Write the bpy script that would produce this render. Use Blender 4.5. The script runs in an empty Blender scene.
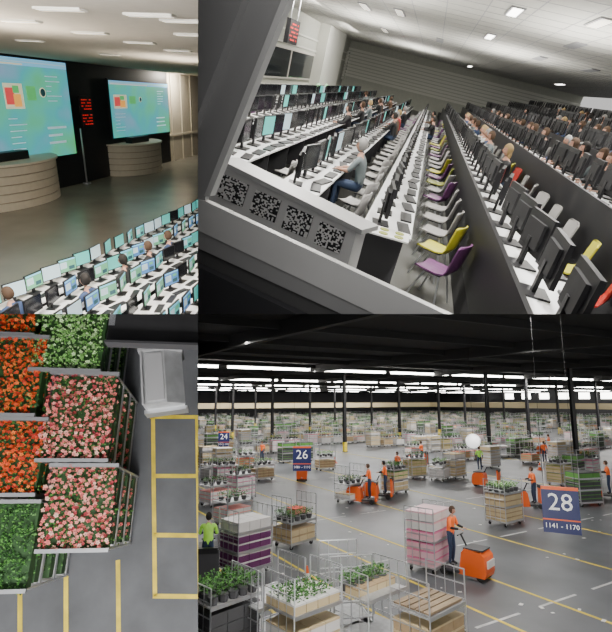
import bpy, bmesh, math, random
import numpy as np
from mathutils import Matrix, Vector
random.seed(7); RNG=np.random.RandomState(3)
F=500.0; CX,CY=306.0,316.0
def camdir(px,py): return Vector((px-CX,-(py-CY),-F))

# ---------------------------------------------------------------- materials
MATS={}
def mat(name,col,rough=0.6,metal=0.0,noise=0.0,scale=5.0,emit=0.0,bump=0.0,spec=0.5):
    m=bpy.data.materials.new(name); m.use_nodes=True
    nt=m.node_tree; b=nt.nodes['Principled BSDF']
    b.inputs['Roughness'].default_value=rough; b.inputs['Metallic'].default_value=metal
    b.inputs['Specular IOR Level'].default_value=spec
    c=(col[0],col[1],col[2],1)
    b.inputs['Base Color'].default_value=c
    if noise>0 or bump>0:
        tc=nt.nodes.new('ShaderNodeTexCoord'); n=nt.nodes.new('ShaderNodeTexNoise')
        n.inputs['Scale'].default_value=scale; n.inputs['Detail'].default_value=8
        nt.links.new(tc.outputs['Object'],n.inputs['Vector'])
        if noise>0:
            r=nt.nodes.new('ShaderNodeValToRGB')
            r.color_ramp.elements[0].position=0.3; r.color_ramp.elements[1].position=0.7
            r.color_ramp.elements[0].color=tuple(max(0,x*(1-noise)) for x in col)+(1,)
            r.color_ramp.elements[1].color=tuple(min(1,x*(1+noise)) for x in col)+(1,)
            nt.links.new(n.outputs['Fac'],r.inputs['Fac']); nt.links.new(r.outputs['Color'],b.inputs['Base Color'])
        if bump>0:
            bp=nt.nodes.new('ShaderNodeBump'); bp.inputs['Strength'].default_value=bump
            nt.links.new(n.outputs['Fac'],bp.inputs['Height']); nt.links.new(bp.outputs['Normal'],b.inputs['Normal'])
    if emit>0:
        b.inputs['Emission Color'].default_value=c; b.inputs['Emission Strength'].default_value=emit
    MATS[name]=m; return m
mat('black',(.012,.012,.014),.45); mat('blackmat',(.02,.02,.022),.8,noise=.2)
mat('dark',(.05,.05,.055),.6); mat('plasticgrey',(.3,.3,.31),.5)
mat('white',(.75,.75,.74),.4); mat('deskwhite',(.85,.86,.87),.35); mat('offwhite',(.6,.58,.52),.6)
mat('scr_teal',(.1,.5,.45),.4,emit=.6); mat('scr_white',(.5,.66,.72),.4,emit=.65); mat('scr_blue',(.08,.22,.5),.4,emit=.6); mat('scr_green',(.15,.45,.25),.4,emit=.55)
mat('scr_off',(.015,.016,.02),.15); mat('metal',(.6,.61,.63),.35,.85); mat('steel',(.42,.43,.45),.4,.6)
mat('galv',(.5,.51,.52),.45,.5,noise=.15,scale=8)
mat('beige',(.56,.5,.39),.7,noise=.05); mat('beiged',(.33,.28,.2),.7); mat('beigel',(.68,.62,.5),.7)
mat('floorTL',(.25,.235,.19),.24,noise=.12,scale=.6); mat('ceilTL',(.55,.5,.42),.9,noise=.04)
mat('floorTR',(.13,.13,.12),.4,noise=.15,scale=.8); mat('ceilTR',(.58,.57,.52),.9,noise=.04)
mat('wallTR',(.5,.51,.45),.8,noise=.05); mat('ribTR',(.72,.72,.66),.7)
mat('purple',(.17,.06,.17),.4); mat('yellow',(.6,.57,.05),.4); mat('red',(.45,.03,.02),.4); mat('chgrey',(.38,.37,.36),.5); mat('olive',(.3,.33,.06),.5)
mat('lamp',(1,.97,.9),.5,emit=10); mat('lampdim',(1,.92,.78),.5,emit=.9); mat('led',(.8,.02,.02),.5,emit=.9); mat('lampg',(.5,1,.5),.5,emit=1.2)
mat('frame',(.42,.42,.42),.45,.2,noise=.06,scale=2); mat('framedk',(.11,.11,.11),.5); mat('frameedge',(.62,.62,.61),.4)
mat('floorBR',(.1,.106,.115),.42,noise=.38,scale=.35,spec=.4); mat('ceilBR',(.013,.0125,.012),.9); mat('beamBR',(.03,.03,.03),.8)
mat('wallBR',(.05,.05,.055),.8); mat('bandBR',(.6,.5,.3),.6); mat('tube',(1,.97,.9),.5,emit=20)
mat('yline',(.72,.55,.03),.6,noise=.25,scale=3); mat('wline',(.5,.5,.5),.6,noise=.3,scale=3)
mat('floorBL',(.12,.125,.135),.75,noise=.25,scale=1.2,bump=.05)
mat('pinkA',(.82,.2,.19),.6); mat('pinkB',(.88,.34,.3),.6); mat('pinkC',(.5,.06,.08),.6); mat('cream',(.9,.56,.46),.6)
mat('orA',(.8,.1,.015),.6); mat('orB',(.55,.03,.012),.6); mat('orC',(.88,.22,.03),.6)
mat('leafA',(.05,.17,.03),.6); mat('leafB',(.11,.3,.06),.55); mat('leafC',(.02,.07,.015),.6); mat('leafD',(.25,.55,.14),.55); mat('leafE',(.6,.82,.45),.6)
mat('crate',(.08,.08,.085),.6); mat('bwhite',(.72,.7,.68),.5); mat('cardboard',(.42,.3,.17),.8,noise=.1); mat('wood',(.3,.22,.14),.8,noise=.2)
mat('bpink',(.8,.22,.4),.5); mat('bpurple',(.14,.03,.12),.5); mat('tan',(.6,.48,.28),.7); mat('wrappink',(.8,.5,.55),.4)
mat('orange',(.9,.14,.02),.4); mat('vesto',(1,.18,.03),.6,emit=.08); mat('vestg',(.45,.9,.1),.6,emit=.08)
mat('signblue',(.012,.02,.12),.4); mat('textw',(.9,.9,.9),.5,emit=.3); mat('tire',(.02,.02,.02),.8)
mat('skin',(.5,.27,.19),.55); mat('skinb',(.35,.18,.12),.55); mat('eye',(.03,.03,.03),.3); mat('lip',(.4,.13,.11),.5)
mat('hairgrey',(.3,.29,.28),.8); mat('hairblond',(.42,.29,.13),.8); mat('hairbrown',(.08,.045,.025),.8); mat('hairblack',(.015,.012,.01),.8)
mat('shirtgrey',(.16,.19,.2),.8); mat('shirtblack',(.02,.02,.022),.8); mat('shirtblue',(.04,.07,.16),.8); mat('shirtwhite',(.6,.6,.6),.8); mat('shirtred',(.35,.04,.04),.8); mat('shirtbrown',(.12,.07,.04),.8)
mat('jeans',(.03,.05,.1),.85); mat('globe',(1,1,1),.4,emit=1.2); mat('glassdk',(.02,.025,.03),.1)
mat('px_sky',(.2,.5,.75),.5,emit=.9); mat('px_green',(.1,.5,.15),.5,emit=.8); mat('px_red',(.75,.08,.08),.5,emit=.8); mat('px_orange',(.9,.4,.08),.5,emit=.9); mat('px_cream',(.8,.74,.5),.5,emit=.7); mat('px_dark',(.03,.1,.12),.5,emit=.3)
def screenmat():
    m=mat('projscreen',(.3,.6,.6),.5,emit=.85); nt=m.node_tree; b=nt.nodes['Principled BSDF']
    tc=nt.nodes.new('ShaderNodeTexCoord'); n=nt.nodes.new('ShaderNodeTexNoise'); n.inputs['Scale'].default_value=.4
    r=nt.nodes.new('ShaderNodeValToRGB'); e=r.color_ramp.elements
    e[0].position=.3; e[0].color=(.3,.42,.62,1); e[1].position=.66; e[1].color=(.12,.6,.22,1)
    x=e.new(.44); x.color=(.08,.5,.55,1); x=e.new(.54); x.color=(.1,.6,.42,1)
    nt.links.new(tc.outputs['Object'],n.inputs['Vector']); nt.links.new(n.outputs['Fac'],r.inputs['Fac'])
    nt.links.new(r.outputs['Color'],b.inputs['Emission Color']); b.inputs['Base Color'].default_value=(.05,.05,.05,1)
screenmat()

# ---------------------------------------------------------------- rooms
class Room:
    def __init__(s,vpx,vpz,sgn,H,left,top):
        s.x=camdir(*vpx).normalized(); z=camdir(*vpz)*sgn; z=(z-s.x*z.dot(s.x)).normalized(); s.z=z; s.y=z.cross(s.x); s.H=H
        s.A=Matrix((s.x,s.y,s.z)).transposed()
        s.planes=[Vector((-1,0,.216)) if left else Vector((1,0,-.216)), Vector((0,1,.004)) if top else Vector((0,-1,-.004))]
    def hit(s,px,py,ax=2,val=0.0):
        d=s.A.transposed()@camdir(px,py); o=Vector((0,0,s.H)); t=(val-o[ax])/d[ax]; return o+d*t
    def hitp(s,px,py,P,n):
        d=s.A.transposed()@camdir(px,py); o=Vector((0,0,s.H)); t=(P-o).dot(n)/d.dot(n); return o+d*t
BR=Room((1160,400),(306,-2660),1,5.3,False,False)
TL=Room((417,102),(243,1450),-1,4.6,True,True)
TR=Room((435,88),(66,1277),-1,2.5,False,True)
BL=Room((3780,470),(225,520),-1,9.75,True,False)
CAMW=Matrix.Translation((0,0,5.3))@BR.A.transposed().to_4x4()
for r in (BR,TL,TR,BL): r.M=CAMW@r.A.to_4x4()@Matrix.Translation((0,0,-r.H))
cam=bpy.data.cameras.new('camera'); co=bpy.data.objects.new('camera',cam); bpy.context.collection.objects.link(co)
cam.sensor_fit='HORIZONTAL'; cam.sensor_width=36; cam.lens=F*36/612; cam.clip_start=.05; cam.clip_end=1000
co.matrix_world=CAMW; bpy.context.scene.camera=co

# ---------------------------------------------------------------- mesh templates  T=(V,Faces,Keys)
def T_(v,f,k):
    return (np.array(v,float).reshape(-1,3),[tuple(x) for x in f],[k]*len(f) if isinstance(k,str) else list(k))
def merge(*Ts):
    V=[];Fs=[];K=[];o=0
    for t in Ts:
        V.append(t[0]); Fs+= [tuple(i+o for i in f) for f in t[1]]; K+=t[2]; o+=len(t[0])
    return (np.vstack(V),Fs,K)
def xf(T,M):
    a=np.array(M); return (T[0]@a[:3,:3].T+a[:3,3],T[1],T[2])
def rk(T,d): return (T[0],T[1],[d.get(k,k) for k in T[2]])
def tr(x,y,z,a=0,s=1): return Matrix.Translation((x,y,z))@Matrix.Rotation(a,4,'Z')@Matrix.Scale(s,4)
BF=[(0,3,2,1),(4,5,6,7),(0,1,5,4),(1,2,6,5),(2,3,7,6),(3,0,4,7)]
def box(x0,x1,y0,y1,z0,z1,k): return T_([(x0,y0,z0),(x1,y0,z0),(x1,y1,z0),(x0,y1,z0),(x0,y0,z1),(x1,y0,z1),(x1,y1,z1),(x0,y1,z1)],BF,k)
def cyl(p0,p1,r,k,n=6,r1=None):
    p0=Vector(p0);p1=Vector(p1);d=(p1-p0).normalized(); a=d.orthogonal().normalized(); b=d.cross(a); r1=r if r1 is None else r1
    v=[p0+(a*math.cos(t)+b*math.sin(t))*r for t in [2*math.pi*i/n for i in range(n)]]+[p1+(a*math.cos(t)+b*math.sin(t))*r1 for t in [2*math.pi*i/n for i in range(n)]]
    f=[(i,(i+1)%n,n+(i+1)%n,n+i) for i in range(n)]+[tuple(range(n))[::-1],tuple(range(n,2*n))]
    return T_([tuple(x) for x in v],f,k)
def sph(c,r,k,nu=10,nv=7):
    v=[];f=[]
    rx,ry,rz=(r,r,r) if not hasattr(r,'__len__') else r
    for j in range(nv+1):
        ph=math.pi*j/nv
        for i in range(nu):
            th=2*math.pi*i/nu; v.append((c[0]+rx*math.sin(ph)*math.cos(th),c[1]+ry*math.sin(ph)*math.sin(th),c[2]+rz*math.cos(ph)))
    for j in range(nv):
        for i in range(nu): f.append((j*nu+i,(j+1)*nu+i,(j+1)*nu+(i+1)%nu,j*nu+(i+1)%nu))
    return T_(v,f,k)
def prism(poly,y0,y1,k):
    n=len(poly); v=[(x,y0,z) for x,z in poly]+[(x,y1,z) for x,z in poly]
    f=[tuple(range(n)),tuple(range(n,2*n))[::-1]]+[(i,n+i,n+(i+1)%n,(i+1)%n) for i in range(n)]
    return T_(v,f,k)
def text_T(s,size,k,font_depth=.004):
    c=bpy.data.curves.new('t','FONT'); c.body=s; c.size=size; c.align_x='CENTER'; c.align_y='CENTER'; c.extrude=font_depth; c.resolution_u=2
    o=bpy.data.objects.new('t',c); bpy.context.collection.objects.link(o); dg=bpy.context.evaluated_depsgraph_get()
    me=bpy.data.meshes.new_from_object(o.evaluated_get(dg)); v=np.array([tuple(p.co) for p in me.vertices]); f=[tuple(p.vertices) for p in me.polygons]
    bpy.data.objects.remove(o); bpy.data.meshes.remove(me)
    v=np.stack([v[:,0],v[:,2]*-1,v[:,1]],1); return (v,f,[k]*len(f))

class MB:
    def __init__(s): s.V=[];s.F=[];s.K=[];s.o=0
    def add(s,T,M=None,d=None):
        if M is not None: T=xf(T,M)
        if d: T=rk(T,d)
        o=s.o; s.V.append(T[0]); s.F+=[tuple(i+o for i in f) for f in T[1]]; s.K+=T[2]; s.o+=len(T[0]); return s
    def fin(s,name,room,smooth=False,origin=None):
        if not s.V: return None
        V=np.vstack(s.V)
        if origin is None:
            origin=Vector(((V[:,0].min()+V[:,0].max())/2,(V[:,1].min()+V[:,1].max())/2,V[:,2].min()))
        V=V-np.array(origin)
        W=room.M@Matrix.Translation(origin); C=CAMW.inverted()@W; R3=C.to_3x3(); ca=np.array(C); Vc=V@ca[:3,:3].T+ca[:3,3]
        cuts=[]
        for n in room.planes:
            d=Vc@np.array(n)
            if d.max()<=1e-6: return None
            if d.min()<0: cuts.append(n)
        me=bpy.data.meshes.new(name); me.from_pydata(V.tolist(),[],s.F)
        keys=sorted(set(s.K)); 
        for k in keys: me.materials.append(MATS[k])
        ix={k:i for i,k in enumerate(keys)}; me.polygons.foreach_set('material_index',[ix[k] for k in s.K])
        if smooth: me.polygons.foreach_set('use_smooth',[True]*len(me.polygons))
        if cuts:
            bm=bmesh.new(); bm.from_mesh(me); co_=C.inverted()@Vector((0,0,0))
            for n in cuts:
                bmesh.ops.bisect_plane(bm,geom=bm.verts[:]+bm.edges[:]+bm.faces[:],plane_co=co_,plane_no=(R3.transposed()@n),clear_inner=True,dist=1e-6)
            bm.to_mesh(me); bm.free()
            if len(me.polygons)==0: return None
        me.update(); ob=bpy.data.objects.new(name,me); bpy.context.collection.objects.link(ob); ob.matrix_world=W; return ob
def one(T,name,room,M=None,d=None,smooth=False): return MB().add(T,M,d).fin(name,room,smooth)
def area(room,loc,sx,sy,P,col=(1,.95,.85),name='ceiling_or_fill_lamp',rot=None):
    l=bpy.data.lights.new(name,'AREA'); l.shape='RECTANGLE'; l.size=sx; l.size_y=sy; l.energy=P; l.color=col
    o=bpy.data.objects.new(name,l); bpy.context.collection.objects.link(o); o.matrix_world=room.M@Matrix.Translation(loc)@(rot or Matrix.Identity(4)); return o

# ---------------------------------------------------------------- people
def skin_T(V,E,R,lab,sub=1):
    me=bpy.data.meshes.new('s'); me.from_pydata(V,E,[]); o=bpy.data.objects.new('s',me); bpy.context.collection.objects.link(o)
    o.modifiers.new('k','SKIN'); 
    for i,r in enumerate(R):
        sv=me.skin_vertices[0].data[i]; sv.radius=r if hasattr(r,'__len__') else (r,r); sv.use_root=(i==0)
    m=o.modifiers.new('u','SUBSURF'); m.levels=sub
    dg=bpy.context.evaluated_depsgraph_get(); me2=bpy.data.meshes.new_from_object(o.evaluated_get(dg))
    v=np.array([tuple(p.co) for p in me2.vertices]); f=[tuple(p.vertices) for p in me2.polygons]
    bpy.data.objects.remove(o); bpy.data.meshes.remove(me2)
    K=[]
    VV=np.array(V)
    for p in f:
        c=v[list(p)].mean(0); best=None;bd=9
        for (a,b),l in zip(E,lab):
            ab=VV[b]-VV[a]; t=np.clip(np.dot(c-VV[a],ab)/np.dot(ab,ab),0,1); d=np.linalg.norm(c-VV[a]-t*ab)
            if d<bd: bd=d;best=l
        K.append(best)
    return (v,f,K)
def hand_T(side):
    V=[(0,0,0),(0,.045,0),(0,.08,0)];E=[(0,1),(1,2)];R=[.02,(.03,.016),(.034,.014)]
    for i,(x,L) in enumerate([(-.03,.068),(-.01,.078),(.01,.072),(.028,.055)]):
        b=len(V); V+= [(x*side*-1,.095,0),(x*side*-1,.095+L*.5,-.01),(x*side*-1,.095+L*.85,-.03)]; E+=[(2,b),(b,b+1),(b+1,b+2)]; R+=[.0095,.0085,.007]
    b=len(V); V+=[(.04*side,.05,-.005),(.058*side,.085,-.015)]; E+=[(1,b),(b,b+1)]; R+=[.011,.008]
    return skin_T(V,E,R,['skin']*len(E),1)
HAND={s:hand_T(s) for s in (1,-1)}
def head_T(long=False):
    T=sph((0,0,0),(.074,.092,.115),'skin',14,12); v=T[0]
    for p in v:
        if p[2]<-.03: k=1-.9*abs(p[2]+.03)*3.2; p[0]*=max(.6,k); p[1]=p[1]*max(.75,k)+.012
        if abs(p[0])<.02 and p[1]>.05 and -.045<p[2]<.02: p[1]+=.018
    parts=[T,sph((0,.1,-.015),(.013,.018,.02),'skin',6,4),sph((.03,.08,.012),(.012,.01,.008),'eye',6,4),sph((-.03,.08,.012),(.012,.01,.008),'eye',6,4),
      sph((0,.083,-.062),(.024,.01,.007),'lip',6,4),sph((.076,0,-.005),(.01,.018,.03),'skin',6,4),sph((-.076,0,-.005),(.01,.018,.03),'skin',6,4)]
    H=sph((0,-.01,.015),(.09,.106,.124),'hair',14,10); v=H[0]; f=[q for q in H[1] if (v[list(q)].mean(0)[2]>.045 or (v[list(q)].mean(0)[1]<.02 and v[list(q)].mean(0)[2]>-.085))]
    parts.append((v,f,['hair']*len(f)))
    if long: parts.append(sph((0,-.055,-.08),(.085,.05,.13),'hair',10,6))
    return merge(*parts)
HEADS=[head_T(),head_T(True)]
def person_T(pose,long=False,sleeve='skin',vest='shirt'):
    if pose=='sit':
        c=[(0,0,.56),(0,.02,.76),(0,.07,.95),(0,.1,1.1),(0,.125,1.18)]; hp=(.02,.53);kn=(.43,.53);an=(.42,.1);to=(.57,.045);sh=(.19,.09,1.05);el=(.25,.22,.82);wr=(.14,.44,.79);hd=(0,.14,1.29)
    elif pose=='stand':
        c=[(0,0,.97),(0,0,1.12),(0,.01,1.3),(0,0,1.46),(0,.01,1.53)]; hp=(0,.92);kn=(.03,.5);an=(-.01,.09);to=(.14,.035);sh=(.19,0,1.42);el=(.25,-.03,1.13);wr=(.25,.08,.9);hd=(0,.03,1.64)
    else:
        c=[(0,0,.97),(0,.01,1.12),(0,.04,1.3),(0,.05,1.46),(0,.07,1.53)]; hp=(0,.92);kn=(.04,.5);an=(-.01,.09);to=(.14,.035);sh=(.19,.05,1.42);el=(.26,.12,1.16);wr=(.16,.36,1.14);hd=(0,.09,1.64)
    V=list(c); E=[(0,1),(1,2),(2,3),(3,4)]; lab=[ vest,vest,vest,'skin']; R=[(.15,.11),(.14,.105),(.17,.115),(.075,.07),(.052,.052)]
    for s in (1,-1):
        b=len(V); V+=[(s*.09,hp[0],hp[1]),(s*.11,kn[0],kn[1]),(s*.11,an[0],an[1]),(s*.12,to[0],to[1])]; E+=[(0,b),(b,b+1),(b+1,b+2),(b+2,b+3)]; lab+=['trouser','trouser','trouser','shoe']; R+=[.095,.065,.045,.042]
        b=len(V); V+=[(s*sh[0],sh[1],sh[2]),(s*el[0],el[1],el[2]),(s*wr[0],wr[1],wr[2])]; E+=[(2,b),(b,b+1),(b+1,b+2)]; lab+=[vest,vest,sleeve]; R+=[.068,.048,.03]
    parts=[skin_T(V,E,R,lab,1)]
    for s in (1,-1):
        w=Vector((s*wr[0],wr[1],wr[2])); e=Vector((s*el[0],el[1],el[2])); d=(w-e).normalized()
        q=Vector((0,1,0)).rotation_difference(d).to_matrix().to_4x4(); parts.append(xf(HAND[-s],Matrix.Translation(w-d*.01)@q))
    parts.append(xf(HEADS[1 if long else 0],Matrix.Translation(hd)@Matrix.Rotation(-.12,4,'X')))
    return merge(*parts)
P_SIT=person_T('sit'); P_SITS=person_T('sit',False,'shirt'); P_SITL=person_T('sit',True,'shirt'); P_STAND=person_T('stand',False,'shirt','vest'); P_DRIVE=person_T('drive',False,'shirt','vest')
def person(T,room,x,y,z,a,shirt,hair,skin='skin',trouser='jeans',vest=None):
    return one(T,'person',room,tr(x,y,z,a),{'shirt':shirt,'hair':hair,'skin':skin,'trouser':trouser,'shoe':'black','vest':vest or shirt},True)

# ---------------------------------------------------------------- furniture templates
def monitor_T(scr,s=1.0,detail=False):
    P=[box(-.235,.235,-.012,.022,.12,.44,'black'),box(-.16,.16,.022,.05,.17,.38,'blackmat'),box(-.22,.22,-.016,-.0125,.138,.425,scr),
      box(-.03,.03,.03,.06,.01,.25,'black'),box(-.12,.12,-.06,.12,0,.015,'black'),box(-.2,.2,-.3,-.17,0,.02,'black')]
    if detail: P+=[box(-.21,.21,-.018,-.016,.39,.42,'px_sky'),box(-.2,-.02,-.018,-.016,.22,.36,'scr_white'),box(.03,.18,-.018,-.016,.17,.25,'px_dark'),box(.04,.16,-.018,-.016,.3,.36,'scr_green')]
    return xf(merge(*P),Matrix.Scale(s,4))
MONS=[monitor_T('scr_teal',.95,True),monitor_T('scr_white',.95),monitor_T('scr_blue',.95,True),monitor_T('scr_green',.95,True),monitor_T('scr_teal',.95),monitor_T('scr_off',.95)]
MONB=[monitor_T(k,1.22) for k in ('scr_teal','scr_white','scr_blue','scr_off')]
def chair_T(k):
    prof=[(.24,.43),(.22,.45),(.1,.44),(-.08,.435),(-.18,.46),(-.235,.54),(-.26,.68),(-.29,.86),(-.295,.885)]; wd=[.19,.215,.23,.23,.225,.2,.22,.22,.16]
    V=[];Fc=[];n=len(prof);m=7
    for lay in (0,-.02):
        for (y,z),w in zip(prof,wd):
            for j in range(m):
                u=-1+2*j/(m-1); V.append((u*w,y+(0.04*u*u if z>.5 else 0)+(lay if z>.5 else 0),z+(.03*u*u if z<=.5 else 0)+(lay if z<=.5 else 0)))
    N=n*m
    for i in range(n-1):
        for j in range(m-1):
            a=i*m+j; Fc+=[(a,a+1,a+m+1,a+m),(N+a,N+a+m,N+a+m+1,N+a+1)]
    for i in range(n-1):
        a=i*m; Fc+=[(a,a+m,N+a+m,N+a)]; a=i*m+m-1; Fc+=[(a,N+a,N+a+m,a+m)]
    for j in range(m-1): Fc+=[(j,N+j,N+j+1,j+1)]; a=(n-1)*m+j; Fc+=[(a,a+1,N+a+1,N+a)]
    L=[cyl((sx*.12,sy*.1,.43),(sx*.22,sy*.22,0),.013,'metal',6) for sx in (1,-1) for sy in (1,-1)]
    return merge(T_(V,Fc,k),box(-.14,.14,-.12,.12,.405,.425,'dark'),*L)
def desk_T(x0,x1,back=True):
    L=[box(x0,x1,-.33,.33,.72,.75,'deskwhite')]
    if back: L.append(box(x0,x1,.3,.33,.05,.72,'black'))
    x=x0+.1
    while x<x1: L.append(box(x-.02,x+.02,-.25,.3,0,.72,'dark')); x+=1.5
    return merge(*L)

# ================================================================= TOP LEFT : auction hall
W=TL.hit(100,178).y
zc=TL.hit(100,65,1,W).z
one(box(1,70,.5,W+.2,-.1,0,'floorTL'),'floor',TL)
one(box(1,70,.5,W+.2,zc,zc+.1,'ceilTL'),'ceiling',TL)
one(box(1,70,W,W+.2,0,zc,'beige'),'wall_left',TL)
b=MB()
xa=TL.hit(169,150,1,W).x
for i in range(14):
    b.add(box(xa+.6+i*1.6,xa+.68+i*1.6,W-.06,W,0,zc,'beigel'))
b.add(box(xa,65,W-.08,W,1.6,1.75,'beigel')); b.fin('trim_1',TL)
one(box(1,xa,W-.12,W,0,zc,'black'),'wall_panel_black',TL)
endx=TL.hit(192,162,1,W).x+3
one(box(endx,endx+.2,.5,W,0,zc,'beige'),'wall_back',TL)
def screen(x0,x1,z0,z1,y,name,seed,pic,sc=1.0):
    rs=random.Random(seed); T=[box(x0-.08,x1+.08,y,y+.12,z0-.08,z1+.08,'black'),box(x0,x1,y-.01,y,z0,z1,'projscreen')]
    w=x1-x0;h=z1-z0
    def q(a,b_,c,d,k,e=.012): T.append(box(x0+a*w,x0+b_*w,y-e,y-.01,z0+c*h,z0+d*h,k))
    q(0,1,.93,1,'px_sky'); q(0,1,.96,.97,'scr_white',.013); q(.02,.6,.935,.95,'px_cream',.013)
    a=pic
    q(a,a+.15*sc,.52,.76,'px_cream',.014); q(a+.01,a+.08*sc,.56,.72,'px_red',.016); q(a+.07*sc,a+.13*sc,.54,.66,'px_orange',.017); q(a+.07*sc,a+.12*sc,.67,.74,'px_green',.017)
    q(a+.18*sc,a+.26*sc,.6,.74,'px_green',.015)
    T.append(xf(cyl((0,0,0),(0,-.02,0),h*.05,'px_cream',18),Matrix.Translation((x0+(a+.32*sc)*w,y-.01,z0+.68*h)))); T.append(xf(cyl((0,0,0),(0,-.024,0),h*.04,'px_dark',18),Matrix.Translation((x0+(a+.32*sc)*w,y-.01,z0+.68*h))))
    for i in range(6): q(a,a+.06+.1*rs.random(),.42-i*.06,.43-i*.06,'scr_white')
    for i in range(6): q(.78,.82+.12*rs.random(),.84-i*.05,.85-i*.05,'scr_white')
    for i in range(3): q(.74,.88+.06*rs.random(),.3-i*.08,.325-i*.08,'scr_white')
    one(merge(*T),name,TL)
y1=W-.25
a=TL.hit(65,63,1,y1);b1=TL.hit(65,155,1,y1); x0=TL.hit(-60,100,1,y1).x
screen(x0,a.x,b1.z,a.z,y1,'projection_screen',1,.42)
a=TL.hit(108,80,1,y1);b1=TL.hit(108,139,1,y1);c1=TL.hit(168,100,1,y1)
screen(a.x,c1.x,b1.z,a.z,y1,'projection_screen',2,.05,1.3)
t=MB(); a=TL.hit(81,98,1,y1); c1=TL.hit(94,125,1,y1); t.add(box(a.x-.1,c1.x+.1,y1+.02,y1+.1,c1.z-.1,a.z+.1,'black'))
for i in range(9):
    z=c1.z+(a.z-c1.z)*(i+.3)/9
    for j in range(5):
        xx=a.x+(c1.x-a.x)*j/5
        if (i*3+j*7)%5 and i!=4: t.add(box(xx,xx+(c1.x-a.x)*.13,y1,y1+.02,z,z+.035,'led'))
t.fin('led_display_board',TL)
def podium(pxl,pxr,pyb,pyt,name):
    A=TL.hit(pxl,pyb,1,W-.1); B=TL.hit(pxr,pyb,1,W-.1); cx=(A.x+B.x)/2; rx=(B.x-A.x)/2; ry=min(1.6,rx*.6)
    h=TL.hit((pxl+pxr)/2,pyt,1,W-ry*.9).z
    T=[]
    n=20; nb=5
    for i in range(nb):
        for (z0,z1,s,k) in ((h*i/nb,h*(i+.85)/nb,1,'beige'),(h*(i+.85)/nb,h*(i+1)/nb,.97,'beiged')):
            v=[];
            for z in (z0,z1):
                for j in range(n+1):
                    th=math.pi+math.pi*j/n; v.append((cx+rx*s*math.cos(th),W-.1+ry*s*math.sin(th),z))
            T.append(T_(v,[(j,j+1,n+2+j,n+1+j) for j in range(n)]+[tuple(range(n+1,2*n+2))],k))
    v=[(cx+rx*1.04*math.cos(math.pi+math.pi*j/n),W-.1+ry*1.04*math.sin(math.pi+math.pi*j/n),z) for z in (h,h+.08) for j in range(n+1)]
    T.append(T_(v,[(j,j+1,n+2+j,n+1+j) for j in range(n)]+[tuple(range(n+1,2*n+2))],'beigel'))
    T.append(box(cx-rx*.5,cx+rx*.3,W-.9,W-.5,h+.08,h+.4,'black'))
    one(merge(*T),name,TL)
podium(-55,52,204,168,'auctioneer_podium'); podium(110,153,174,147,'auctioneer_podium')
one(merge(cyl((TL.hit(82,183).x,W-.4,0),(TL.hit(82,183).x,W-.4,2.6),.04,'metal'),cyl((TL.hit(82,183).x,W-.4,0),(TL.hit(82,183).x,W-.4,.04),.2,'metal',12)),'metal_post',TL)
for i,(px,py) in enumerate([(90,32),(60,8),(20,20),(140,42),(150,14),(178,50),(110,54),(185,20),(30,40),(194,34)]):
    p=TL.hit(px,py,2,zc)
    one(merge(box(p.x-.1,p.x+.1,p.y-.35,p.y+.35,zc-.03,zc+.01,'offwhite'),box(p.x-.07,p.x+.07,p.y-.32,p.y+.32,zc-.034,zc-.03,'lampdim')),'ceiling_light',TL)
yf=TL.hit(198,200,2,1.2).y; ys=[yf-.8*k for k in range(6) if yf-.8*k>.8]
for r,y in enumerate(ys):
    b=MB(); xs=max(1.2,TL.hit(-60,300,1,y).x-1); xe=TL.hit(215,230,1,y).x+9
    one(desk_T(xs,xe,True),'desk_row',TL,tr(0,y,0))
    x=xs+.17*r
    while x<xe-.3:
        b.add(random.choice(MONS),tr(x,y+.1,.75,random.uniform(-.3,.3))); x+=.52
    b.fin('computer_monitor_row',TL)
hs=['hairbrown','hairblack','hairgrey','hairblond','hairbrown','hairblack']; ss=['shirtblack','shirtblue','shirtgrey','shirtbrown','shirtblack']
for (px,py) in [(100,285),(118,262),(158,250),(186,240),(30,300)]:
    h=TL.hit(px,py,2,1.15); yy=min(ys,key=lambda q:abs(q-.4-h.y))
    person(P_SITS,TL,h.x,yy-.45,-.08,0,random.choice(['shirtblack','shirtblue']),random.choice(hs[:2]))

# ================================================================= TOP RIGHT : auction tribune seen from the gallery
WY=9.6; ZC=4.9
one(box(1.2,70,-1.1,WY+.2,-.1,0,'floorTR'),'floor',TR)
one(box(1.2,70,-14,WY+.2,ZC,ZC+.1,'ceilTR'),'ceiling',TR)
one(box(1.2,70,WY,WY+.2,0,ZC,'wallTR'),'wall_left',TR)
one(box(58,58.2,-14,WY,0,ZC,'wallTR'),'wall_back',TR)
b=MB()
xr=TR.hit(345,60,1,WY).x
for i in range(9): b.add(box(xr,58,WY-.25,WY-.02,1.2+i*.3,1.2+i*.3+.22,'ribTR'))
b.fin('balcony_cladding',TR)
b=MB()
for i in range(9): b.add(box(57.7,58,-14,WY,1.6+i*.3,1.6+i*.3+.22,'ribTR'))
b.fin('wall_cladding',TR)
p=TR.hit(320,60,1,WY-.5); q=TR.hit(338,60,1,WY-.5)
one(box(p.x,q.x,WY-.8,WY,0,ZC,'ribTR'),'column',TR)
p=TR.hit(252,85,1,WY-.05);q=TR.hit(308,85,1,WY-.05)
one(merge(box(p.x,q.x,WY-.08,WY,1.0,2.6,'glassdk'),box(p.x-.2,q.x+.2,WY-.12,WY,2.6,2.75,'offwhite'),box(p.x,q.x,WY-.14,WY,.9,1.0,'offwhite'),box((p.x+q.x)/2-.1,(p.x+q.x)/2+.1,WY-.12,WY,1,2.6,'offwhite')),'window_1',TR)
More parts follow.
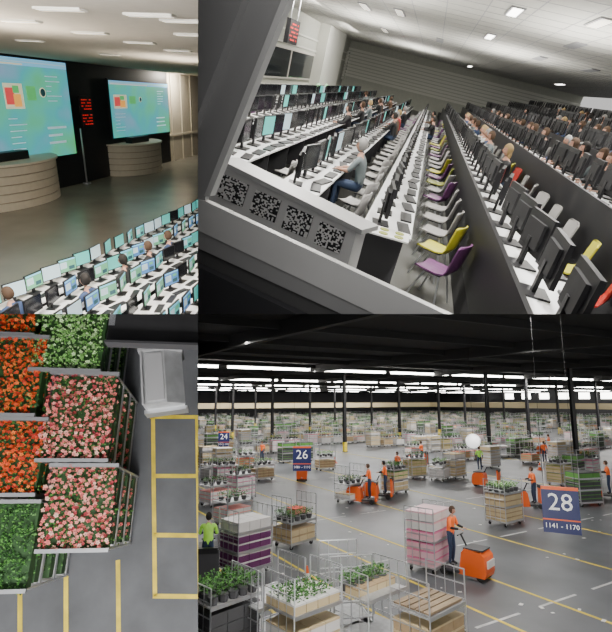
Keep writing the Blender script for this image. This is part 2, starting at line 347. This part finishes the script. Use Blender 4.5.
b=MB(); b.add(box(1.2,xr,WY-.1,WY,2.9,3.0,'ribTR')).add(box(1.2,xr,WY-.1,WY,3.6,3.7,'ribTR')).add(box(1.2,xr,WY-.1,WY,.5,.6,'ribTR')); b.fin('trim_2',TR)
p=TR.hit(292,32,1,WY-2.5); T=[box(p.x-.85,p.x+.85,WY-2.6,WY-2.4,p.z-.5,p.z+.5,'black')]
for i in range(5):
    for j in range(6):
        if (i*2+j)%4: T.append(box(p.x-.7+j*.24,p.x-.58+j*.24,WY-2.62,WY-2.6,p.z-.36+i*.16,p.z-.3+i*.16,'led'))
T+= [cyl((p.x-.6,WY-2.5,p.z+.45),(p.x-.6,WY-2.5,ZC),.02,'metal'),cyl((p.x+.6,WY-2.5,p.z+.45),(p.x+.6,WY-2.5,ZC),.02,'metal')]
one(merge(*T),'led_display_board',TR)
for px in (318,326): 
    h=TR.hit(px,88,1,WY-1.2); one(merge(cyl((h.x,h.y,0),(h.x,h.y,h.z),.03,'metal'),sph((h.x,h.y,h.z+.15),.16,'lampg')),'floor_lamp',TR)
for (px,py,k) in [(515,11,'lamp'),(490,36,'lamp'),(470,66,'lamp'),(455,76,'lamp'),(400,12,'lampdim'),(385,30,'lampdim'),(575,45,'plasticgrey'),(540,58,'plasticgrey'),(530,90,'lamp'),(600,22,'lampdim'),(500,96,'lampdim'),(440,40,'plasticgrey'),(560,84,'lamp'),(590,70,'plasticgrey'),(430,62,'lampdim'),(365,6,'lampdim')]:
    p=TR.hit(px,py,2,ZC); s=.5+.02*p.x
    one(merge(box(p.x-s,p.x+s,p.y-.2,p.y+.2,ZC-.04,ZC+.01,'plasticgrey'),box(p.x-s*.92,p.x+s*.92,p.y-.14,p.y+.14,ZC-.046,ZC-.04,k)),'ceiling_light' if k!='plasticgrey' else 'ceiling_vent',TR)
b=MB()
for i in range(48): b.add(box(2+i*1.2,2.03+i*1.2,-14,WY,ZC-.006,ZC,'plasticgrey'))
for i in range(19): b.add(box(1.2,60,-14+i*1.2,-13.97+i*1.2,ZC-.006,ZC,'plasticgrey'))
b.fin('ceiling_grid_trim',TR)
rows=[(5.85,0,9.5),(4.4,0,8.8),(2.95,0,8.2),(1.5,0,7.3),(.05,0,6.4),(-1.45,.4,3.2),(-2.95,.8,3.2),(-4.45,1.2,4),(-5.95,1.6,6),(-7.45,2.0,8)]
for i,(y,z,xs) in enumerate(rows):
    if z>0:
        one(box(1.5,58,y-(1.17 if i<9 else 5),y+.35,z-.42,z,'blackmat'),'tribune_step',TR)
        one(box(xs,46,y+.3,y+.35,z,z+.85,'black'),'desk_front_panel',TR)
    one(desk_T(xs,46,True),'desk_row',TR,tr(0,y,z))
    b=MB(); x=xs+.35; kk=0
    while x<45.5:
        kk+=1
        mn=MONB[0] if (y>1 and kk%9==4) else (MONB[1] if (y>1 and kk%13==6) else MONB[3])
        b.add(mn,tr(x,y+.08,z+.75,random.uniform(-.2,.2))); x+=.66 if y>=0 else .8
    b.fin('computer_monitor_row',TR)
CH={k:chair_T(k) for k in ('purple','yellow','red','chgrey','olive')}
sq=['purple','yellow','chgrey','chgrey','chgrey','purple','chgrey','olive']
for i in range(30): one(CH[sq[i%8]],'chair',TR,tr(6.45+i*.95,-.72,0,random.uniform(-.5,.1)))
b=MB()
for y,z,xs in rows[:4]+rows[6:]:
    x=xs+.5
    while x<40:
        b.add(CH[random.choice(['chgrey','chgrey','purple','chgrey'])],tr(x,y-.75,z,random.uniform(-.4,.4))); x+=1.0
b.fin('chair_rows',TR,True)
sq=['chgrey','red','yellow','chgrey','chgrey','chgrey','chgrey']
for i in range(28): one(CH[sq[i%7]],'chair',TR,tr(4.6+i*1.05,-2.2,.4,random.uniform(-.4,.3)))
person(P_SIT,TR,9.7,.83,0,-.1,'shirtgrey','hairgrey')
def seat(px,py,row,shirt,hair,T=P_SITS):
    y,z,_=rows[row]
    hh=TR.hit(px,py,1,y-.42); person(T,TR,max(4,hh.x),y-.55,z,random.uniform(-.3,.3),shirt,hair)
seat(505,158,5,'shirtblack','hairblond',P_SITL); seat(572,150,6,'shirtbrown','hairbrown',P_SITL); seat(488,135,5,'shirtblue','hairgrey'); seat(470,120,5,'shirtblack','hairbrown'); seat(600,160,6,'shirtgrey','hairbrown')
used=set()
for k in range(46):
    r=random.choice([5,6,7,8,5,6]); xi=random.randint(10,36)
    if (r,xi) in used: continue
    used.add((r,xi)); y,z,_=rows[r]; person(random.choice([P_SITS,P_SITS,P_SITL]),TR,xi*.85+1,y-.55,z,random.uniform(-.5,.5),random.choice(ss+['shirtblack','shirtblack','shirtwhite']),random.choice(hs))
for k in range(14):
    r=random.choice([4,3,2,1]); xi=random.randint(16,40)
    if (r,xi) in used: continue
    used.add((r,xi)); y,z,_=rows[r]; person(P_SITS,TR,xi*.9,y-.55,z,random.uniform(-.4,.4),random.choice(ss+['shirtred']),random.choice(hs))
hd=TR.A.transposed()@camdir(-605,-172); hd.z=0; hd.normalize(); nn=Vector((0,0,1)).cross(hd).normalized()
def plpoly(room,pix,depth,th,k,tilt=None):
    P=Vector((0,0,room.H))+(room.A.transposed()@camdir(300,240))*(depth/F); n=nn.copy()
    if n.dot(P-Vector((0,0,room.H)))<0: n=-n
    pts=[room.hitp(x,y,P,n) for x,y in pix]; m=len(pts); v=[tuple(p) for p in pts]+[tuple(p+n*th) for p in pts]
    return T_(v,[tuple(range(m)),tuple(range(m,2*m))[::-1]]+[(i,m+i,m+(i+1)%m,(i+1)%m) for i in range(m)],k)
one(merge(plpoly(TR,[(150,-40),(258,-40),(192,130),(150,130)],.9,.02,'frame'),
          plpoly(TR,[(258,-40),(300,-40),(206,192),(205,204),(190,206),(190,130)],.92,.01,'frame'),
          plpoly(TR,[(297,-40),(304,-40),(210,196),(204,196)],.915,.015,'frameedge'),
          plpoly(TR,[(180,196),(205,201),(470,326),(470,340),(440,345),(180,222)],.915,.015,'frameedge'),
          plpoly(TR,[(180,204),(445,330),(420,350),(180,240)],.92,.01,'frame'),
          plpoly(TR,[(180,236),(400,340),(380,360),(180,262)],.93,.01,'framedk'),
          plpoly(TR,[(180,258),(330,330),(330,380),(180,380)],.9,.02,'dark')),'window_frame',TR)
T=[plpoly(TR,[(222,163),(357,230),(346,272),(203,205)],3.0,.12,'frameedge')]
rq=random.Random(11)
for i in range(4):
    cx,cy=231.5+i*32.3,190+i*15.7
    P0,P1,P2=(cx-8,cy-16),(cx+17,cy-5),(cx-15,cy+6)
    T.append(plpoly(TR,[P0,P1,(P1[0]+P2[0]-P0[0],P1[1]+P2[1]-P0[1]),P2],2.99,.02,'black'))
    N=16
    for u in range(N):
        for v in range(N):
            if rq.random()<.5:
                f=lambda a,b_:(P0[0]+(P1[0]-P0[0])*a/N+(P2[0]-P0[0])*b_/N,P0[1]+(P1[1]-P0[1])*a/N+(P2[1]-P0[1])*b_/N)
                T.append(plpoly(TR,[f(u,v),f(u+.9,v),f(u+.9,v+.9),f(u,v+.9)],2.985,.004,'white'))
T.append(plpoly(TR,[(217,158),(362,230),(361,235),(216,163)],2.97,.2,'frame'))
one(merge(*T),'ventilation_grille',TR)
one(merge(box(6.1,6.5,-.25,.3,.76,.78,'white'),*[cyl((6.2+.18*i,-.12+.2*j,.78),(6.2+.18*i,-.12+.2*j,.79),.06,'olive',10) for i in range(2) for j in range(2)]),'cup_tray',TR)

# ================================================================= trolleys, plants
def leafclump(n,r,h,keys,rs):
    V=[];Fs=[];K=[]
    for i in range(n):
        a=rs.uniform(0,2*math.pi); rr=r*math.sqrt(rs.random()); el=rs.uniform(.1,1.2); L=r*rs.uniform(.35,.6)
        b0=Vector((math.cos(a)*rr*.6,math.sin(a)*rr*.6,h*rs.uniform(.3,.9))); d=Vector((math.cos(a)*math.cos(el),math.sin(a)*math.cos(el),math.sin(el)*.7)); s=Vector((-math.sin(a),math.cos(a),0))*L*.28
        o=len(V); V+=[tuple(b0),tuple(b0+d*L*.5+s+Vector((0,0,.02))),tuple(b0+d*L+Vector((0,0,-.03*L))),tuple(b0+d*L*.5-s+Vector((0,0,.02)))]; Fs.append((o,o+1,o+2,o+3)); K.append(rs.choice(keys))
    return (np.array(V),Fs,K)
rs=random.Random(5)
CL=[leafclump(34,.2,.3,['leafA','leafB','leafB','leafC'],rs) for _ in range(3)]+[leafclump(34,.2,.3,['leafB','leafD','leafB','leafE'],rs) for _ in range(2)]
def rose(k):
    V=[];Fs=[]
    for (ri,ro,zi,zo,ph,n) in ((.15,1,0,.25,0,5),(.1,.7,.15,.5,.6,5),(.05,.38,.35,.65,.2,4)):
        for i in range(n):
            a=ph+2*math.pi*i/n; w=.5; m=(ri+ro)*.6; o=len(V)
            V+=[(ri*math.cos(a),ri*math.sin(a),zi),(m*math.cos(a-w),m*math.sin(a-w),(zi+zo)*.55),(ro*math.cos(a),ro*math.sin(a),zo),(m*math.cos(a+w),m*math.sin(a+w),(zi+zo)*.55)]; Fs.append((o,o+1,o+2,o+3))
    return T_(V,Fs,k)
def trolley_T(shelves=(.2,),h=1.9,n=5,L=1.35,Wd=1.0,bars=5,r=.018,deck='galv'):
    P=[]; hx=L/2;hy=Wd/2
    for z in shelves: P+=[box(-hx,hx,-hy,hy,z,z+.03,deck),box(-hx,hx,-hy-.01,-hy+.02,z-.03,z+.05,'metal'),box(-hx,hx,hy-.02,hy+.01,z-.03,z+.05,'metal')]
    for sx in (1,-1):
        for sy in (1,-1):
            P+=[cyl((sx*hx,sy*hy,.1),(sx*hx,sy*hy,h),r,'metal',n),cyl((sx*(hx-.15),sy*(hy-.12)-.02,.08),(sx*(hx-.15),sy*(hy-.12)+.02,.08),.08,'tire',8),box(sx*(hx-.15)-.03,sx*(hx-.15)+.03,sy*(hy-.12)-.035,sy*(hy-.12)+.035,.1,.2,'steel')]
        for i in range(bars):
            z=.35+(h-.35)*i/(bars-1); P.append(cyl((sx*hx,-hy,z),(sx*hx,hy,z),r*.8,'metal',n))
        if n>4:
            for i in range(1,4): P.append(cyl((sx*hx,-hy+Wd*i/4,.25),(sx*hx,-hy+Wd*i/4,h),r*.5,'metal',4))
    return merge(*P)
def stack(nx,ny,nz,z0,bh,key,key2=None,L=1.3,Wd=.95):
    P=[]
    for i in range(nx):
        for j in range(ny):
            for k in range(nz):
                x0=-L/2+L*i/nx+.01; y0=-Wd/2+Wd*j/ny+.01; x1=x0+L/nx-.02;y1=y0+Wd/ny-.02; z=z0+k*bh
                P+=[box(x0,x1,y0,y1,z,z+bh*.78,key),box(x0-.003,x1+.003,y0-.003,y1+.003,z+bh*.78,z+bh*.95,key2 or key)]
    return merge(*P)
def plants(z,nx=4,ny=3,keys=None,pot='crate'):
    P=[]
    for i in range(nx):
        for j in range(ny):
            x=-.65+1.3*(i+.5)/nx;y=-.47+.94*(j+.5)/ny
            P+=[cyl((x,y,z),(x,y,z+.16),.09,pot,7,.12),xf(random.choice(CL[:3] if keys is None else CL[3:]),tr(x,y,z+.08,random.random()*6))]
    return merge(*P)
FAR=[]
for v in range(10):
    base=trolley_T((.2,.8,1.35) if v%2 else (.2,1.0),1.9,4,bars=3,r=.022)
    c=[('tan','cardboard'),('bwhite','tan'),('cardboard','tan'),('bwhite','bpink'),('tan','orange'),('crate','leafB'),('bwhite','bwhite'),('tan','bwhite'),('bwhite','pinkB'),('tan','olive')][v]
    P=[base,stack(3,2,3,.23,.18,c[0],c[1])]
    if v%2: P+=[stack(3,2,2,.83,.2,c[0],c[1])]+([plants(1.38,3,2)] if v%3==0 else [stack(3,1,1,1.38,.3,c[1],c[0])])
    else: P+= [plants(1.03,3,2,True if v%4 else None)]
    FAR.append(merge(*P))
EMPTY=merge(trolley_T((.2,1.0),1.9,4,bars=3,r=.022))
FAR.append(EMPTY)

# ================================================================= BOTTOM RIGHT : flower hall
HC=8.3
one(box(-20,190,-10,190,-.1,0,'floorBR'),'floor',BR)
one(box(-20,190,4,190,HC,HC+.2,'ceilBR'),'ceiling',BR)
YW=150;XW=150
one(box(-20,XW,YW,YW+.3,0,HC,'wallBR'),'wall_back',BR); one(box(XW,XW+.3,-10,YW,0,HC,'wallBR'),'wall_right',BR)
b=MB(); b.add(box(-20,XW,YW-42,YW-41.6,3.4,4.6,'bandBR')).add(box(XW-44,XW-43.6,-40,YW-42,3.4,4.6,'bandBR')); b.fin('conveyor_gallery',BR)
b=MB()
for i in range(24): b.add(box(XW-13.5,XW-13.4,-35+i*6,-32+i*6,5.6,7.3,'lamp'))
b.fin('window_strip',BR)
Y0=BR.hit(300,368.5,2,HC-.35).y
b=MB(); tb=MB()
for k in range(5):
    y=Y0+k*22
    xs=-10
    while xs<150:
        tb.add(box(xs,xs+7.4,y-.18,y+.18,HC-.52,HC-.34,'tube')); b.add(box(xs-.1,xs+7.5,y-.2,y+.2,HC-.34,HC-.26,'white')); xs+=8.3
    b.add(box(-20,150,y-.1,y+.1,HC-.26,HC,'beamBR'))
b.fin('light_fixture_rail',BR); tb.fin('fluorescent_tubes',BR)
b=MB()
for k in range(16):
    y=12+k*5; b.add(box(-20,150,y-.08,y+.08,HC-.3,HC,'beamBR'))
for k in range(10): b.add(box(-5+k*14-.15,-5+k*14+.15,-10,150,HC-.6,HC,'beamBR'))
b.fin('roof_beams',BR)
def column(x,y):
    return merge(box(x-.16,x+.16,y-.14,y-.11,0,HC,'black'),box(x-.16,x+.16,y+.11,y+.14,0,HC,'black'),box(x-.02,x+.02,y-.11,y+.11,0,HC,'black'),box(x-.22,x+.22,y-.2,y+.2,0,.05,'dark'),box(x-.17,x+.17,y-.16,y+.16,.05,1.0,'yline'))
cols=[]
for (px,py) in [(578,470),(490,455),(345,452),(272,444),(232,440),(400,440),(440,436),(530,446),(372,431),(310,433),(466,432),(560,434),(600,438),(215,431),(255,429),(505,428),(335,427)]:
    h=BR.hit(px,py); cols.append((h.x,h.y)); one(column(h.x,h.y),'steel_column',BR)
b=MB()
for x in (4,6.3,8.5,10.8,13,17,21.2,30,40): b.add(box(x-.045,x+.045,-5,140,0,.006,'yline'))
for y in (5.5,9,14,20,30,45,60):
    xx=-2
    while xx<120: b.add(box(xx,xx+1.6,y-.04,y+.04,0,.005,'wline')); xx+=2.4
b.fin('floor_marking_lines',BR)
b=MB()
for i in range(70):
    h=BR.hit(random.uniform(200,612),random.uniform(470,625)); a=random.random()*6; b.add(box(-.06,.06,-.04,.04,0,.012,'bwhite'),tr(h.x,h.y,0,a,random.uniform(.5,1.2)))
b.fin('paper_litter',BR)
NEAR=[(270,450,0),(222,470,1),(245,468,4),(325,470,2),(440,480,6),(455,478,7),(560,485,9),(575,480,5),(240,500,3),(215,505,8),(225,488,3),(212,480,6),(585,505,5),(262,480,2),(415,478,9)]
occ=[BR.hit(q[0],q[1]) for q in NEAR]+[Vector((c[0],c[1],0)) for c in cols]+[BR.hit(*q) for q in [(366,503),(350,502),(395,493),(382,498),(302,480),(505,524),(531,508),(606,498),(590,478),(548,455),(420,466),(490,487),(448,470),(540,470),(418,463),(335,463),(398,478),(545,462),(480,470),(262,462)]]
b=MB(); cnt=0
y=28
while y<132:
    x=-5
    while x<128:
        run=random.randint(3,8)
        for i in range(run):
            th=BR.A@(Vector((x,y,0))-Vector((0,0,5.3))); px=CX+F*th.x/-th.z if th.z<-1 else -1; py=CY-F*th.y/-th.z if th.z<-1 else 0
            lim=472 if px<330 else (462 if px<470 else 474)
            if 190<px<640 and py<lim-(10 if 330<px<410 else 0) and min((h.x-x)**2+(h.y-y)**2 for h in occ)>2.3:
                b.add(random.choice(FAR),tr(x,y+random.uniform(-.2,.2),0,random.choice([0,0,.1]))); cnt+=1
            x+=1.75
        x+=random.choice([3.5,5,9])
    y+=random.choice([2.2,4.5,6,7.5])
print('far trolleys',cnt)
b.fin('flower_trolley_rows',BR)
def sign(px,ptop,d,txt,sub):
    w=.9; h=1.15; c=BR.A.transposed()@camdir(px,ptop); p=Vector((0,0,5.3))+c*(d/F); a=math.atan2(-p.x,p.y)
    T=[box(-w/2,w/2,-.03,.03,-h,0,'signblue'),box(-w/2,w/2,-.034,.034,-.05,.03,'orange'),box(-w/2,w/2,-.034,.034,-h*.72,-h*.69,'orange'),
       xf(text_T(txt,.62,'textw'),Matrix.Translation((0,-.034,-.38))),xf(text_T(sub,.17,'textw'),Matrix.Translation((0,-.034,-.97))),
       cyl((-.38,0,.03),(-.38,0,HC-p.z),.006,'blackmat'),cyl((.38,0,.03),(.38,0,HC-p.z),.006,'blackmat')]
    one(merge(*T),'hanging_sign',BR,tr(p.x,p.y,p.z,a))
sign(559,488,13.4,'28','1141 - 1170'); sign(302,447,25,'26','1081 - 1110'); sign(224,432,41,'24','1021 - 1050')
c=BR.A.transposed()@camdir(473,441); p=Vector((0,0,5.3))+c*(27/F)
one(merge(sph((p.x,p.y,p.z),(.38,.38,.38),'globe',16,12),cyl((p.x,p.y,p.z+.38),(p.x,p.y,HC),.012,'blackmat')),'globe_lamp',BR,smooth=True)
def tug_T():
    return merge(prism([(.15,.12),(.95,.12),(1.0,.25),(.96,.7),(.85,.82),(.35,.86),(.25,.75),(.18,.3)],-.34,.34,'orange'),box(.3,.9,-.3,.3,.85,.89,'dark'),box(-.55,.2,-.34,.34,.14,.22,'dark'),
      cyl((.3,0,.85),(.12,0,1.18),.03,'black'),cyl((.1,-.2,1.18),(.1,.2,1.18),.02,'black'),box(-.6,-.52,-.34,.34,.14,1.05,'orange'),box(-.62,-.5,-.3,.3,.95,1.1,'black'),
      cyl((.8,-.3,.12),(.8,-.2,.12),.12,'tire',12),cyl((.8,.2,.12),(.8,.3,.12),.12,'tire',12),cyl((-.35,-.34,.12),(-.35,-.24,.12),.12,'tire',12),cyl((-.35,.24,.12),(-.35,.34,.12),.12,'tire',12),box(1.0,1.04,-.25,.25,.4,.6,'bwhite'),box(-.75,-.55,-.04,.04,.2,.26,'steel'))
TUG=tug_T()
def tug(px,py,a,vest='vesto',hair='hairbrown',driver=True,dt=None):
    h=BR.hit(px,py); one(TUG,'electric_tow_truck',BR,tr(h.x,h.y,0,a),dt)
    if driver: 
        M=tr(h.x,h.y,0,a)@Matrix.Translation((-.22,0,.22))@Matrix.Rotation(-math.pi/2,4,'Z')
        one(P_DRIVE,'warehouse_worker',BR,M,{'shirt':'shirtblack','hair':hair,'trouser':'jeans','shoe':'black','vest':vest},True)
    return h
def troll(px,py,a,T,name='flower_trolley'):
    h=BR.hit(px,py); one(T,name,BR,tr(h.x,h.y,0,a))
tug(459,574,-1.25); troll(430,568,.35,merge(trolley_T((.2,.95),1.95),stack(2,2,3,.23,.23,'wrappink','bpink'),stack(2,2,1,.98,.28,'wrappink','bpink'),stack(2,2,2,1.27,.28,'bwhite','wrappink')))
tug(366,503,2.3); troll(350,502,.3,merge(trolley_T((.2,.95),1.9),stack(3,2,1,.23,.3,'bwhite','tan'),plants(.98,3,2)))
troll(395,493,.2,merge(trolley_T((.2,.8,1.35),1.9),stack(3,2,2,.23,.25,'tan','bwhite'),stack(3,2,2,.83,.22,'tan','leafB'),plants(1.38)))
tug(382,498,2.3,hair='hairblack'); tug(302,480,1.0)
troll(505,524,.1,merge(trolley_T((.2,.8,1.35),1.9),stack(3,2,3,.23,.18,'tan','cardboard'),stack(3,2,2,.83,.24,'tan','cardboard'),plants(1.38,4,3,True)))
tug(531,508,2.6); tug(606,498,2.2); troll(590,478,.2,FAR[3]); tug(548,455,2.0); tug(420,466,2.0); tug(490,487,2.0,driver=False)
tug(207,582,1.2,'vestg','hairblack',True,{'orange':'dark'})
for (px,py,v) in NEAR: troll(px,py,random.uniform(-.3,.5),FAR[v])
troll(245,572,.25,merge(trolley_T((.2,.75,1.3),1.95),stack(3,2,2,.23,.24,'bpurple','bwhite'),stack(3,2,2,.78,.24,'bpurple','bwhite'),stack(3,2,1,1.33,.3,'bwhite','bwhite')))
troll(294,545,.3,merge(trolley_T((.2,.9),1.8),stack(3,2,2,.23,.24,'tan','cardboard'),plants(.93,4,3),xf(stack(2,1,1,0,.2,'pinkB','orB',.6,.5),tr(.2,.1,1.1))))
troll(232,525,.3,FAR[8])
troll(222,650,.25,merge(trolley_T((.2,1.1),1.5),plants(1.13,5,4),stack(3,2,3,.23,.25,'crate')))
troll(303,655,.2,merge(trolley_T((.2,1.0),1.75),stack(4,3,1,1.03,.22,'tan','bwhite'),xf(plants(1.05,5,3),tr(-.05,0,.12,0,.9)),stack(3,2,2,.23,.25,'bwhite','tan')))
troll(372,640,.2,merge(trolley_T((.2,1.05),1.6),stack(4,1,1,1.08,.16,'tan','cardboard',1.3,.4),xf(plants(1.08,5,1),tr(0,.3,0)),xf(plants(1.08,5,1),tr(0,.1,0))))
troll(430,650,.2,merge(trolley_T((.2,.9),1.6,deck='galv'),*[box(-.62,.62,-.45+.19*i,-.3+.19*i,.95,1.0,'wood') for i in range(5)],stack(3,2,2,.23,.24,'cardboard','tan')))
troll(268,640,.2,trolley_T((.2,.9),1.7)); troll(345,622,1.2,trolley_T((.2,),1.7))
def cone(px,py):
    h=BR.hit(px,py); one(merge(box(-.18,.18,-.18,.18,0,.03,'orange'),cyl((0,0,.03),(0,0,.22),.13,'orange',12,.1),cyl((0,0,.22),(0,0,.36),.1,'bwhite',12,.065),cyl((0,0,.36),(0,0,.55),.065,'orange',12,.025)),'traffic_cone',BR,tr(h.x,h.y,0))
for q in [(307,586),(448,470),(540,470),(418,463),(335,463)]: cone(*q)
for (px,py,v) in [(398,478,'vesto'),(545,462,'vesto'),(480,470,'vestg'),(262,462,'vesto')]:
    h=BR.hit(px,py); one(P_STAND,'warehouse_worker',BR,tr(h.x,h.y,0,random.random()*6),{'shirt':'shirtblack','hair':'hairbrown','trouser':'jeans','shoe':'black','vest':v},True)

# ================================================================= BOTTOM LEFT : flower carts from above
one(box(-20,20,-20,25,-.1,0,'floorBL'),'floor',BL)
def strip(p0,p1,w=.07):
    a=BL.hit(*p0);b_=BL.hit(*p1); d=(b_-a).normalized(); s=Vector((-d.y,d.x,0))*w/2
    return T_([tuple(a-s+Vector((0,0,.004))),tuple(b_-s+Vector((0,0,.004))),tuple(b_+s+Vector((0,0,.004))),tuple(a+s+Vector((0,0,.004)))],[(0,1,2,3)],'yline')
b=MB()
for q in [((153,417),(155,597)),((150,417),(230,417)),((153,476),(230,476)),((153,535),(230,536)),((153,596),(230,597)),((197,417),(200,597)),((20,575),(20,680)),((66,575),(66,680)),((118,560),(119,680))]: b.add(strip(*q))
b.fin('floor_marking_lines',BL)
ROS={k:rose(k) for k in ('pinkA','pinkB','pinkC','cream','orA','orB','orC','leafE','leafD')}
def flowers(x0,x1,y0,y1,z,cols,leafs,step,r,leafn=1.0):
    P=MB(); rs=random.Random(int(x0*100+y0*10))
    for i in range(int((x1-x0)/step)+1):
        for j in range(int((y1-y0)/step)+1):
            x=x0+i*step+rs.uniform(-.5,.5)*step; y=y0+j*step+rs.uniform(-.5,.5)*step
            if cols and rs.random()<.93: P.add(ROS[rs.choice(cols)],Matrix.Translation((x,y,z+rs.uniform(-.08,.05)))@Matrix.Rotation(rs.uniform(-.7,.7),4,'X')@Matrix.Rotation(rs.random()*6,4,'Z')@Matrix.Scale(r*rs.uniform(.55,1.25),4))
    n=int((x1-x0)*(y1-y0)*60*leafn)
    for _ in range(n):
        P.add(leafclump(7,.09,.06,leafs,rs),tr(rs.uniform(x0,x1),rs.uniform(y0,y1),z-.09+rs.uniform(-.03,.05),rs.random()*6))
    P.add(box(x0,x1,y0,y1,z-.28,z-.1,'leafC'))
    return merge((np.vstack(P.V),P.F,P.K))
ZT=2.1
def cart(px0,px1,pyb,pyt,kind):
    A=BL.hit(px0,pyb,2,ZT);B=BL.hit(px1,pyt,2,ZT); A2=BL.hit(px1,pyb,2,ZT)
    x0=A.x;x1=A2.x;y0=A.y+.02;y1=B.y-.02; cx=(x0+x1)/2;cy=(y0+y1)/2;w=x1-x0;l=y1-y0
    base=xf(trolley_T((.2,.82,1.44),ZT-.05,6,L=l,Wd=w-.02,bars=4,r=.02),tr(cx,cy,0,math.pi/2))
    cols={'pink':['pinkA','pinkB','pinkA','cream','pinkC','pinkB'],'orange':['orA','orA','orB','orC'],'green':['leafE','leafD'],'dkgreen':None}[kind]
    lf={'pink':['leafA','leafC','leafB'],'orange':['leafA','leafC','leafB'],'green':['leafD','leafB','leafD','leafE'],'dkgreen':['leafA','leafB','leafC']}[kind]
    T=[base]
    if cols: T.append(flowers(x0,x1,y0+.02,y1-.02,ZT,cols,lf,{'pink':.047,'orange':.043,'green':.06}[kind],{'pink':.031,'orange':.03,'green':.03}[kind],1.1 if kind!='green' else 2.6))
    else: T.append(flowers(x0,x1,y0,y1,ZT,None,lf,1,.1,3))
    for z in (1.44,.82,.2):
        T.append(xf(stack(4,3,1,z+.03,.24,'cardboard','tan',l-.1,w-.06),tr(cx,cy,0,math.pi/2)))
        T.append(flowers(x1-.25,x1+.0,y0+.05,y1-.05,z+.4,cols,lf,.055,.034,1.3))
    for yy in (y0,y1): T.append(box(x0-.02,x1+.05,yy-.025,yy+.025,ZT+.0,ZT+.06,'steel'))
    one(merge(*T),'flower_cart',BL)
cart(37,105,553,464,'pink'); cart(37,105,462,373,'pink'); cart(30,98,371,284,'green')
cart(-45,32,497,418,'orange'); cart(-45,32,416,336,'orange'); cart(-45,32,334,256,'orange'); cart(-55,22,595,500,'dkgreen')
c=BL.A.transposed()@camdir(166,380); p=Vector((0,0,9.75))+c*(5.4/F)
one(merge(prism([(-.2,-.2),(.15,-.2),(.19,.1),(.02,.26),(-.2,.26)],-.3,.26,'galv'),prism([(-.17,.26),(0,.26),(0,.275),(-.17,.275)],-.27,.23,'plasticgrey'),box(-.24,.2,-.34,-.3,-.22,.0,'metal'),box(-.24,.2,.26,.3,-.2,.3,'plasticgrey'),
   box(-.22,-.2,-.3,.26,-.22,.3,'plasticgrey'),box(-.03,.03,.3,1.6,.1,.16,'dark'),box(-.3,.9,.75,.85,.0,.25,'black')),'overhead_duct_unit',BL,tr(p.x,p.y,p.z,.15))
c=BL.A.transposed()@camdir(165,326); p=Vector((0,0,9.75))+c*(4.4/F)
one(merge(box(-.45,.9,-.2,.4,0,.1,'blackmat'),box(-.45,.9,-.22,-.2,.02,.16,'dark'),box(-.45,-.4,-.05,.6,-.1,.1,'steel')),'walkway_beam',BL,tr(p.x,p.y,p.z))

# ================================================================= unseen dividers added to keep each hall's light apart
def part(p0,p1,name,mk):
    v=[]
    for (px,py) in (p0,p1):
        d=camdir(px,py)/F
        v+= [CAMW@(d*.3),CAMW@(d*230)]
    me=bpy.data.meshes.new(name); me.from_pydata([tuple(x) for x in v],[],[(0,1,3,2)]); me.materials.append(MATS[mk]); o=bpy.data.objects.new(name,me); bpy.context.collection.objects.link(o)
part((198,314),(198,-260),'light_divider_upright','dark'); part((198,314),(198,900),'light_divider_upright','dark'); part((198,314),(-350,314),'light_divider_level','dark'); part((198,314),(960,314),'light_divider_level','dark')

# ================================================================= lighting
w=bpy.data.worlds.new('world'); bpy.context.scene.world=w; w.use_nodes=True
w.node_tree.nodes['Background'].inputs[0].default_value=(1,.98,.96,1); w.node_tree.nodes['Background'].inputs[1].default_value=.7
UP=Matrix.Rotation(math.pi,4,'X'); WASH=Matrix.Rotation(math.radians(65),4,'X')
for (x,y) in ((4,3),(9,5),(15,6),(22,7)): area(TL,(x,y,zc-.06),1.4,.25,430,(1,.91,.78))
for (x,y) in ((8,7.5),(18,8)): area(TL,(x,y,zc-1.4),4,.5,220,(1,.9,.76),name='ceiling_fill_light',rot=UP)  # unseen upward fill, added to brighten the hall ceiling
area(TL,(xa+.6,W-1.0,zc-.15),1.5,.2,220,(1,.92,.78),name='wall_fill_light',rot=Matrix.Rotation(math.radians(40),4,'X'))  # fill added to brighten the dim wall right of the screens
for (x,y) in ((5,-1),(9,2),(13,-4),(16,3),(24,-2),(24,5),(34,0),(44,4)): area(TR,(x,y,ZC-.08),1.6,.3,340,(1,.97,.92))
for (x,y) in ((5,-2),(10,3),(18,3),(18,-4),(30,-3),(30,4),(44,2)): area(TR,(x,y,2.9),5,2,440,(1,.97,.91),name='ceiling_fill_light',rot=UP)  # added fill facing up, without fixtures, to lift the ceiling
for x in (14,26,40): area(TR,(x,6.5,ZC-.3),6,.4,280,(1,.96,.9),name='wall_fill_light',rot=WASH)  # unseen fill aimed at the left wall, added to brighten it
l=bpy.data.lights.new('camera_fill_light','AREA'); l.size=1.5; l.energy=28; l.color=(1,.98,.96)
o=bpy.data.objects.new('camera_fill_light',l); bpy.context.collection.objects.link(o); o.matrix_world=CAMW@Matrix.Translation((.3,.5,2.0))  # fill added behind the camera to brighten the window frame
for (x,y) in ((5,7),(12,9),(9,20),(20,16),(26,30)):
    z=min(HC-.5,5.3+math.hypot(x,y)*.155); area(BR,(x,y,z),5,.3,700,(1,.97,.93))  # unseen lamps added below the divider to light the near floor
for k in range(4):
    y=Y0+k*22
    for x in (10,32,54,76): area(BR,(x,y,HC-.53),20,.25,2600,(1,.97,.93))
area(BL,(-3,4,6.5),3,.4,600,(1,.98,.95)); area(BL,(-1,-3,7.5),2,2,800,(1,.98,.95))
